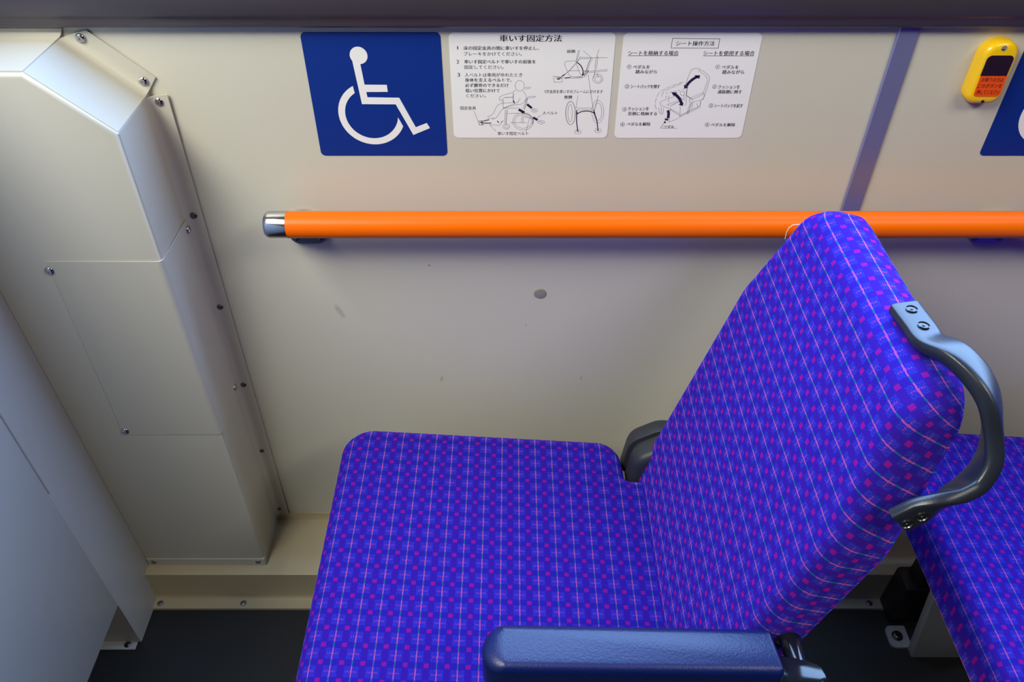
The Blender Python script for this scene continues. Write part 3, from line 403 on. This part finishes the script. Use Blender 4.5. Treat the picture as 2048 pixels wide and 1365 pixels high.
# ---------------------------------------------------------------- handrail
rail = empty('handrail', (.15, -.045, .7295), 'orange vinyl-covered handrail running along the wall behind the seats', 'handrail')
RY, RZ, RR = -.045, .7295, .0163
bm = bmesh.new(); tube(bm, [(-.2715, RY, RZ), (-.2700, RY, RZ)] + [(x / 10, RY, RZ) for x in range(-2, 17)], RR, 40)
finish('tube', bm, M['orange'], rail)
bm = bmesh.new()
lathe(bm, [(0, -.0005), (RR - .006, 0), (RR - .0025, .0008), (RR - .0006, .003), (RR + .0002, .006), (RR + .0002, .0275), (0, .0275)], (-.2983, RY, RZ), (1, 0, 0), 40)
finish('end_cap', bm, M['steel'], rail)
for bx in (-.262, .612, 1.40):
    bm = bmesh.new()
    ol = round_poly([(bx - .0240, .6725, .013), (bx + .0240, .6725, .013), (bx + .0240, .7205, .013), (bx - .0240, .7205, .013)], 6)
    prism(bm, [(p.x, 0, p.y) for p in ol], (0, -.0045, 0), .0008, 1)
    tube(bm, [(bx, -.003, .708), (bx, -.018, .711), (bx, -.030, .716), (bx, -.040, .721), (bx, RY, .7235)], [.009, .008, .008, .008, .008], 16)
    br = finish('bracket', bm, M['satin'], rail)
    for dx in (-.0155, .0155):
        for z in (.6805, .7125): screw((bx + dx, -.0045, z), (0, -1, 0), .0038, br, M['bolt'])

# ---------------------------------------------------------------- stickers
def plate(name, pts, y0, th, mat, parent=None, loc=None):
    bm = prism(bmesh.new(), [(p[0], y0, p[1]) for p in pts], (0, -th, 0))
    return finish(name, bm, mat, parent, smooth=False, loc=loc)
def rrect(x0, x1, z0, z1, r): return round_poly([(x0, z0, r), (x1, z0, r), (x1, z1, r), (x0, z1, r)], 8)
def text_part(name, items, y, mat, parent):
    """items: (string, x0, x1, z0, z1, weight) in tenths of a millimetre"""
    bm = bmesh.new()
    for s, x0, x1, z0, z1, wt in items:
        cu = bpy.data.curves.new('lettering', 'FONT'); cu.body = s; cu.size = 1; cu.offset = 0
        to = bpy.data.objects.new('lettering', cu); COL.objects.link(to)
        bpy.context.view_layer.update()
        me = bpy.data.meshes.new_from_object(to.evaluated_get(bpy.context.evaluated_depsgraph_get()))
        xs = [v.co.x for v in me.vertices]; ys = [v.co.y for v in me.vertices]
        a, b = min(xs), max(xs); c, d = min(ys), max(ys)
        if '。' in s or '、' in s: d = max(d, .84)
        k0 = len(bm.verts)
        sx = (x1 - x0) * 1e-4 / (b - a); sz = (z1 - z0) * 1e-4 / (d - c)
        for v in me.vertices: v.co = V(x0 * 1e-4 + (v.co.x - a) * sx, y, z0 * 1e-4 + (v.co.y - c) * sz)
        bm.from_mesh(me)
        for sh in ((.012,), (.02, -.02), (.03, -.03))[wt]:      # heavier strokes
            k1 = len(bm.verts); bm.from_mesh(me); bm.verts.ensure_lookup_table()
            for v in bm.verts[k1:]: v.co.x += sh * (z1 - z0) * 1e-4; v.co.y -= 2e-6
        bpy.data.objects.remove(to); bpy.data.curves.remove(cu); bpy.data.meshes.remove(me)
    base = origin(parent)
    for v in bm.verts: v.co -= base
    bm.normal_update()
    for f in bm.faces:
        if f.normal.y > 0: f.normal_flip()
    me = bpy.data.meshes.new(name); bm.to_mesh(me); bm.free(); me.materials.append(mat)
    o = bpy.data.objects.new(name, me); COL.objects.link(o); o.parent = parent
    return o
def line_part(name, arts, y, mat, parent, polys=()):
    bm = bmesh.new()
    for w, pts in arts:
        w *= .5e-4 * 1.25; P = [Vector((a * 1e-4, b * 1e-4)) for a, b in pts]
        P = [p for i, p in enumerate(P) if i == 0 or (p - P[i - 1]).length > 1e-5]
        if len(P) < 2: continue
        L, R = [], []
        closed = (P[0] - P[-1]).length < 1e-5
        for i in range(len(P)):
            t0 = (P[i] - P[i - 1]).normalized() if i else ((P[-1] - P[-2]).normalized() if closed else (P[1] - P[0]).normalized())
            t1 = (P[i + 1] - P[i]).normalized() if i < len(P) - 1 else ((P[1] - P[0]).normalized() if closed else t0)
            t = (t0 + t1); t = t.normalized() if t.length > .2 else t1
            q = Vector((-t.y, t.x)) * min(2., 1 / max(.4, t.dot(t1))) * w
            L.append(bm.verts.new((P[i].x + q.x, y, P[i].y + q.y))); R.append(bm.verts.new((P[i].x - q.x, y, P[i].y - q.y)))
        for i in range(len(P) - 1): bm.faces.new((L[i], R[i], R[i + 1], L[i + 1]))
    for pg in polys: bm.faces.new([bm.verts.new((a * 1e-4, y, b * 1e-4)) for a, b in pg])
    bm.normal_update()
    for f in bm.faces:
        if f.normal.y > 0: f.normal_flip()
    base = origin(parent)
    for v in bm.verts: v.co -= base
    me = bpy.data.meshes.new(name); bm.to_mesh(me); bm.free(); me.materials.append(mat)
    o = bpy.data.objects.new(name, me); COL.objects.link(o); o.parent = parent
    return o

def wheelchair_sign(x0, label):
    dx = x0 + .2275
    r = empty('wheelchair_sign', (x0 + .0752, 0, .8713), label, 'sign', 'blue wheelchair signs on the wall')
    plate('backing', rrect(x0, x0 + .1505, .7978, .9449, .0055), 0, .0006, M['blue'], r)
    bm = bmesh.new()
    prism(bm, [(a * 1e-4 + dx, -.0006, b * 1e-4) for a, b in SYMB], (0, -.0002, 0))
    prism(bm, [(-.1676 + dx + .0097 * cos(2 * pi * k / 32), -.00061, .9196 + .0097 * sin(2 * pi * k / 32)) for k in range(32)], (0, -.0002, 0))
    cx, cz = -.1614 + dx, .8508; ro, ri = .03802, .03022
    ao0, ao1 = math.atan2(.8845 - .8508, -.1784 + .1614), math.atan2(.8356 - .8508, -.1261 + .1614) + 2 * pi
    ai0, ai1 = math.atan2(.8761 - .8508, -.1774 + .1614), math.atan2(.8469 - .8508, -.1307 + .1614) + 2 * pi
    N = 40
    O = [(cx + ro * cos(ao0 + (ao1 - ao0) * k / N), cz + ro * sin(ao0 + (ao1 - ao0) * k / N)) for k in range(N + 1)]
    I = [(cx + ri * cos(ai0 + (ai1 - ai0) * k / N), cz + ri * sin(ai0 + (ai1 - ai0) * k / N)) for k in range(N + 1)]
    for k in range(N):
        prism(bm, [(O[k][0], -.0006, O[k][1]), (O[k + 1][0], -.0006, O[k + 1][1]), (I[k + 1][0], -.0006, I[k + 1][1]), (I[k][0], -.0006, I[k][1])], (0, -.0002, 0))
    finish('wheelchair_symbol', bm, M['white'], r, smooth=False)
    return r
wheelchair_sign(-.2275, 'blue wheelchair sign above the left end of the orange handrail, all of it in view')
wheelchair_sign(.5574, 'blue wheelchair sign beside the yellow stop button, cut off by the photo edge')
s = empty('instruction_sticker', (.022, 0, .883), 'white sticker on fastening a wheelchair, between the blue sign and the other sticker', 'sticker', 'white instruction stickers on the wall')
plate('backing', rrect(-.0682, .1116, .8210, .9445, .006), 0, .0005, M['white'], s)
text_part('title', TEXT1[:1], -.00062, M['ink'], s)
text_part('lettering', TEXT1[1:13], -.00062, M['ink'], s)
for cap_ in TEXT1[13:]: text_part('caption', [cap_], -.00062, M['ink'], s)
fr_ = [a for a in DIAG1 if max(q[0] for q in a[1]) > 480 and max(q[1] for q in a[1]) > 8900]
re_ = [a for a in DIAG1 if a not in fr_ and min(q[0] for q in a[1]) > 500]
for art_ in (fr_, re_, [a for a in DIAG1 if a not in fr_ and a not in re_]): line_part('diagram', art_, -.00058, M['ink'], s)
s = empty('instruction_sticker', (.195, 0, .883), 'white sticker on folding the seat, a bold-arrowed seat drawing in its middle', 'sticker', 'white instruction stickers on the wall')
plate('backing', rrect(.1200, .2693, .8208, .9440, .006), 0, .0005, M['white'], s)
text_part('title', TEXT2[:1], -.00062, M['ink'], s)
for h_ in TEXT2[1:3]: text_part('heading', [h_], -.00062, M['ink'], s)
for i0, i1 in ((3, 8), (8, 13), (13, 19), (19, 23)): text_part('lettering', TEXT2[i0:i1], -.00062, M['ink'], s)
text_part('caption', TEXT2[-1:], -.00062, M['ink'], s)
rule_ = [a for a in DIAG2 if max(q[1] for q in a[1]) > 9130]
line_part('ruled_line', rule_, -.00058, M['ink'], s)
line_part('diagram', [a for a in DIAG2 if a not in rule_], -.00058, M['ink'], s, HEAD2)

# round plug
bm = bmesh.new(); lathe(bm, [(.0084, 0), (.0084, .0008), (.0078, .0014), (.0055, .0018), (0, .0019)], (.0384, 0, .5878), (0, -1, 0), 28)
tag(finish('wall_plug', bm, M['plug'], loc=(.0384, 0, .5878)), 'small grey round plug in the bare wall below the handrail', 'plug')

# stop button
b = empty('stop_button', (.525, 0, .905), 'yellow stop button with an orange label on the wall at right', 'button')
bm = bmesh.new()
ol = round_poly([(.5055, .8695, .0125), (.5450, .8695, .0125), (.5450, .9405, .0170), (.5055, .9405, .0170)], 10)
nn = normals2(ol)
rings = []
for ins, y in ((0, 0), (0, -.0095), (.0006, -.0125), (.0022, -.0152), (.0045, -.0165), (.0075, -.0168)):
    rings.append([bm.verts.new((p.x - q.x * ins, y, p.y - q.y * ins)) for p, q in zip(ol, nn)])
n = len(ol)
for r0, r1 in zip(rings, rings[1:]):
    for i in range(n): bm.faces.new((r0[i], r0[(i + 1) % n], r1[(i + 1) % n], r1[i]))
bm.faces.new(list(reversed(rings[0]))); bm.faces.new(rings[-1])
finish('housing', bm, M['yellow'], b, angle=60)
bm = prism(bmesh.new(), [(p.x, -.0165, p.y) for p in round_poly([(.5108, .9036, .0004), (.5393, .9036, .0004), (.5393, .9262, .005), (.5108, .9262, .005)], 6)], (0, -.0008, 0))
finish('indicator_lens', bm, M['lens'], b, smooth=False)
bm = prism(bmesh.new(), [(p.x, -.0165, p.y) for p in round_poly([(.5118, .8798, .004), (.5406, .8798, .004), (.5402, .9036, .0004), (.5112, .9036, .0004)], 6)], (0, -.0007, 0))
lab = finish('label_plate', bm, M['label'], b, smooth=False)
text_part('lettering', TEXT3, -.0174, M['red_ink'], lab)
for z, r in ((.9337, .0030), (.8738, .0018)):
    bm = bmesh.new(); lathe(bm, [(r, 0), (r, .0004), (r * .8, .0006), (r * .7, .0002), (0, .0002)], (.5245 + (.0006 if z < .9 else 0), -.0166, z), (0, -1, 0), 18)
    finish('screw_hole', bm, M['plug'] if z > .9 else M['lens'], b)

# floor rail under the partition
bm = box(bmesh.new(), -.694, -.678, -1.5, -.222, 0, .010, .0015, 2)
fr = finish('floor_rail', bm, M['satin'], loc=(-.686, -.8, 0)); tag(fr, 'narrow metal floor rail lying under the left panel edge', 'rail')
for y in (-.255, -.40, -.60): screw((-.686, y, .010), (0, 0, 1), .004, fr, M['steel'])

# ---------------------------------------------------------------- seats
SC = (0, -.29, 0)
def make_seat():
    root = empty('bus_seat', SC, '-', 'seat', 'purple moquette bus seats')
    zt = lambda x: .417 - (x + .235) * .0813
    # cushion
    ol = round_poly([(-.240, -.497, .05), (.285, -.497, .042), (.285, -.152, .042), (.160, -.152, .010), (.156, -.083, .050), (-.240, -.083, .046)], 10)
    ol = resample(ol, .012); nn = normals2(ol); bm = bmesh.new(); uv = {}
    R, T = .024, .078
    prof = []     # inset, drop, unwrapped distance beyond the top edge line
    for k in range(0, 8):
        a = k / 7 * pi / 2; prof.append((.014 + R * (1 - sin(a)) - .014, R * (1 - cos(a)), R * a - R))
    prof = [(R + .010, -.0006, -R - .010)] + prof + [(0.0, .040, .018), (.001, T - .010, .030), (.006, T - .002, .040), (.014, T, .048)]
    rings = []
    for ins, dz, wr in prof:
        ring = []
        for p, q in zip(ol, nn):
            v = bm.verts.new((p.x - q.x * ins, p.y - q.y * ins, zt(p.x - q.x * ins) - dz)); ring.append(v)
            uv[v] = (p.x + q.x * wr, p.y + q.y * wr)
        rings.append(ring)
    n = len(ol)
    for r0, r1 in zip(rings, rings[1:]):
        for i in range(n): bm.faces.new((r0[i], r1[i], r1[(i + 1) % n], r0[(i + 1) % n]))
    bm.faces.new(rings[0]); bm.faces.new(list(reversed(rings[-1])))
    finish('cushion', bm, M['fabric'], root, uv=uv, angle=80)
    # backrest
    ph = .2591; o = V(.1825, -.3017, .383); U = V(sin(ph), 0, cos(ph)); NF = V(-cos(ph), 0, sin(ph))
    ol = round_poly([(-.182, -.03, .03), (.182, -.03, .03), (.1805, .327, .0565), (.1385, .478, .050), (-.1385, .478, .050), (-.1805, .327, .0565)], 14)
    ol = resample(ol, .010); nn = normals2(ol)
    bm = bmesh.new(); uv = {}; TH = .0546; rings = []; K = 9
    def edge_r(q, p):
        t = max(0., min(1., (q.y - .35) / .55)); return .020 + .008 * t * t * (3 - 2 * t)
    for k in range(0, K + 4):
        ring = []
        for p, q in zip(ol, nn):
            re = edge_r(q, p)
            if k <= K:
                a = k / K * pi / 2; ins = re * (1 - sin(a)); d = re * (1 - cos(a)); wr = re * a - re
            else:
                j = k - K; ins = (0, 0, .004, .013)[j]; d = (0, TH - .010, TH - .003, TH)[j]; wr = re * (pi / 2 - 1) + (d - re)
            pt = o + U * (p.y - q.y * ins) + V(0, p.x - q.x * ins, 0) - NF * d
            v = bm.verts.new(pt); ring.append(v)
            uv[v] = (p.y + q.y * wr + .006, p.x - .3017 + q.x * wr)
        rings.append(ring)
    n = len(ol)
    for r0, r1 in zip(rings, rings[1:]):
        for i in range(n): bm.faces.new((r0[i], r1[i], r1[(i + 1) % n], r0[(i + 1) % n]))
    bm.faces.new(rings[0]); bm.faces.new(list(reversed(rings[-1])))
    back = finish('backrest', bm, M['fabric'], root, uv=uv, angle=80)
    # grip handle at the aisle-side top corner: a flat bar bent from the top edge round to the side
    K_ = [((.3260, -.346, .8470), (-.1, 0, 1), .0125, .0060), ((.3280, -.372, .8478), (-.05, 0, 1), .0125, .0060), ((.3300, -.390, .8480), (.05, 0, 1), .0130, .0062),
          ((.3400, -.409, .8530), (.25, -.25, 1), .0135, .0068), ((.3520, -.427, .8460), (.6, -.45, .8), .0140, .0072), ((.3605, -.441, .8330), (.85, -.5, .45), .0145, .0072), ((.3655, -.454, .8110), (1, -.5, .05), .0145, .0072),
          ((.3640, -.466, .7930), (.95, -.5, -.35), .0145, .0072), ((.3540, -.475, .7790), (.75, -.6, -.75), .0140, .0070), ((.3400, -.481, .7730), (.45, -.8, -.8), .0135, .0066), ((.3260, -.4855, .7680), (.15, -1, -.35), .0130, .0060), ((.3140, -.4870, .7600), (0, -1, .05), .0130, .0056), ((.3030, -.4870, .7480), (0, -1, .05), .0130, .0056)]
    pts = [Vector(k[0]) for k in K_]; nrms = [Vector(k[1]).normalized() for k in K_]
    def cr(a, b, c, d, t): return .5 * ((2 * b) + (c - a) * t + (2 * a - 5 * b + 4 * c - d) * t * t + (3 * b - a - 3 * c + d) * t ** 3)
    path, nr, hw, ht = [], [], [], []
    for i in range(len(pts) - 1):
        for j in range(6 if i < len(pts) - 2 else 7):
            t = j / 6; g = lambda L: cr(L[max(i - 1, 0)], L[i], L[i + 1], L[min(i + 2, len(L) - 1)], t)
            path.append(g(pts)); nr.append(nrms[i].lerp(nrms[i + 1], t).normalized()); hw.append(K_[i][2] * (1 - t) + K_[i + 1][2] * t); ht.append(K_[i][3] * (1 - t) + K_[i + 1][3] * t)
    bm = bmesh.new()
    def ring(i):
        t = (path[min(i + 1, len(path) - 1)] - path[max(i - 1, 0)]).normalized()
        b = t.cross(nr[i]).normalized(); w = b.cross(t)
        out = []
        for k in range(20):
            a = 2 * pi * k / 20; ca, sa = cos(a), sin(a); e = .45
            out.append(path[i] + b * hw[i] * math.copysign(abs(ca) ** e, ca) + w * ht[i] * math.copysign(abs(sa) ** e, sa))
        return out
    sweep(bm, path, ring)
    gr = finish('grip_handle', bm, M['grip'], back, angle=60)
    for p, ax, m in (((.3265, -.3560, .8535), (-.05, 0, 1), 'grip'), ((.3280, -.3770, .8540), (0, 0, 1), 'grip'), ((.3145, -.4928, .7600), (0, -1, .05), 'bolt'), ((.3060, -.4928, .7505), (0, -1, .05), 'bolt')):
        bm = bmesh.new(); lathe(bm, [(.0048, -.001), (.0048, .0006), (.0040, .0010), (.0036, .0002), (.0012, .0002), (.0010, .0008), (0, .0008)], p, ax, 20)
        finish('screw', bm, M['gloss'] if m == 'grip' else M['bolt'], back)
    # armrest pad on the aisle side with its pivot
    bm = bmesh.new()
    ol = round_poly([(-.0275, -.5270, .022), (.2440, -.5310, .006), (.2400, -.4845, .006), (-.0275, -.4790, .024)], 10); nn = normals2(ol); rings = []
    for ins, z in ((.0120, .5800), (.0085, .5795), (.0050, .5778), (.0022, .5750), (.0006, .5715), (0, .5670), (0, .530), (.0015, .524), (.005, .522)):
        rings.append([bm.verts.new((p.x - q.x * ins * (1.7 if q.x < -.3 else .35 if q.x > .6 else .75), p.y - q.y * ins * .75, z)) for p, q in zip(ol, nn)])
    n = len(ol)
    for r0, r1 in zip(rings, rings[1:]):
        for i in range(n): bm.faces.new((r0[i], r1[i], r1[(i + 1) % n], r0[(i + 1) % n]))
    bm.faces.new(rings[0]); bm.faces.new(list(reversed(rings[-1])))
    arm = finish('armrest', bm, M['vinyl'], root, angle=60)
    bm = bmesh.new()
    ol = round_poly([(.238, -.534, .004), (.268, -.538, .012), (.287, -.530, .009), (.282, -.514, .009), (.262, -.506, .008), (.238, -.504, .004)], 6); nn = normals2(ol); rings = []
    for ins, z in ((.0036, .5660), (.0022, .5652), (.0008, .5630), (0, .559), (0, .545), (.002, .540)):
        rings.append([bm.verts.new((p.x - q.x * ins, p.y - q.y * ins, z)) for p, q in zip(ol, nn)])
    n = len(ol)
    for r0, r1 in zip(rings, rings[1:]):
        for i in range(n): bm.faces.new((r0[i], r1[i], r1[(i + 1) % n], r0[(i + 1) % n]))
    bm.faces.new(rings[0]); bm.faces.new(list(reversed(rings[-1])))
    finish('pivot_lug', bm, M['gloss'], arm, angle=60)
    bm = bmesh.new(); tube(bm, [(.262, -.470, .552), (.262, -.485, .556), (.262, -.510, .557), (.262, -.530, .557)], [.010, .0095, .009, .009], 20)
    lathe(bm, [(.016, 0), (.0165, .004), (.015, .009), (.010, .012), (0, .013)], (.262, -.472, .552), (0, -1, 0), 24)
    finish('pivot_pin', bm, M['gloss'], arm)
    # recliner cover on the wall side
    bm = bmesh.new()
    ol = round_poly([(.158, .345, .01), (.250, .345, .01), (.250, .432, .03), (.205, .436, .030), (.166, .412, .030)], 8); nn = normals2(ol); rings = []
    for ins, y in ((.016, -.1500), (.010, -.1485), (.006, -.1450), (.004, -.140), (.0035, -.124), (.0070, -.1225), (.0070, -.1165), (.0005, -.1155), (0, -.114), (0, -.098), (.003, -.092), (.010, -.089)):
        rings.append([bm.verts.new((p.x - q.x * ins, y, p.y - q.y * ins)) for p, q in zip(ol, nn)])
    n = len(ol)
    for r0, r1 in zip(rings, rings[1:]):
        for i in range(n): bm.faces.new((r0[i], r1[i], r1[(i + 1) % n], r0[(i + 1) % n]))
    bm.faces.new(rings[0]); bm.faces.new(list(reversed(rings[-1])))
    hc = finish('recliner_cover', bm, M['hinge'], root, angle=50)
    # under-frame: seat pan, two legs, pedal housing
    bm = box(bmesh.new(), -.20, .27, -.46, -.12, .300, .334, .008, 2)
    finish('seat_pan', bm, M['black'], root)
    for y0, y1 in ((-.226, -.2085), (-.455, -.4375)):
        bm = bmesh.new()
        prism(bm, [(-.1175, y0, .0), (.030, y0, .0), (.060, y0, .305), (-.160, y0, .305)], (0, y1 - y0, 0), .003, 2)
        ol = round_poly([(-.1440, y0 + .018, .008), (-.110, y0 + .018, .002), (-.110, y0 + .056, .002), (-.1440, y0 + .056, .008)] if False else [(-.1440, y0 + .0165, .010), (-.110, y0 + .0165, .001), (-.110, y0 + .055, .001), (-.1440, y0 + .055, .010)], 5)
        prism(bm, [(p.x, p.y, 0) for p in ol], (0, 0, .0045))
        lg = finish('leg', bm, M['leg'], root)
        bm = bmesh.new(); lathe(bm, [(.0090, 0), (.0090, .0016), (.0066, .0018), (.0066, .0060), (.0056, .0068), (0, .0070)], (-.1285, y0 + .036, .0045), (0, 0, 1), 20)
        finish('bolt', bm, M['bolt'], lg)
    bm = box(bmesh.new(), -.135, .02, -.165, -.118, 0, .105, .006, 2); box(bm, -.12, .0, -.16, -.125, .10, .305, .004, 1)
    finish('pedal_housing', bm, M['black'], root)
    return root, back
seat1, back1 = make_seat()
seat1['label'] = 'purple patterned bus seat in the centre, with its backrest, grip and armrest in view'
def copy_tree(o, parent=None):
    c = o.copy(); COL.objects.link(c)
    if parent is not None: c.parent = parent
    for ch in [k for k in o.children]: copy_tree(ch, c)
    return c
seat2 = copy_tree(seat1); seat2.location = (SC[0] + .775, SC[1], 0)
seat2['label'] = 'purple patterned bus seat at the right edge, only its cushion and foot in view'
# stray thread on the wall-side edge of the front backrest
bm = bmesh.new(); tube(bm, [(0.2898, -0.155, 0.7844), (0.2895, -0.155, 0.7927), (0.2908, -0.155, 0.7984), (0.2941, -0.155, 0.8021), (0.3008, -0.155, 0.8027)], .00035, 6)
finish('loose_thread', bm, M['thread'], back1)
bpy.context.view_layer.update()
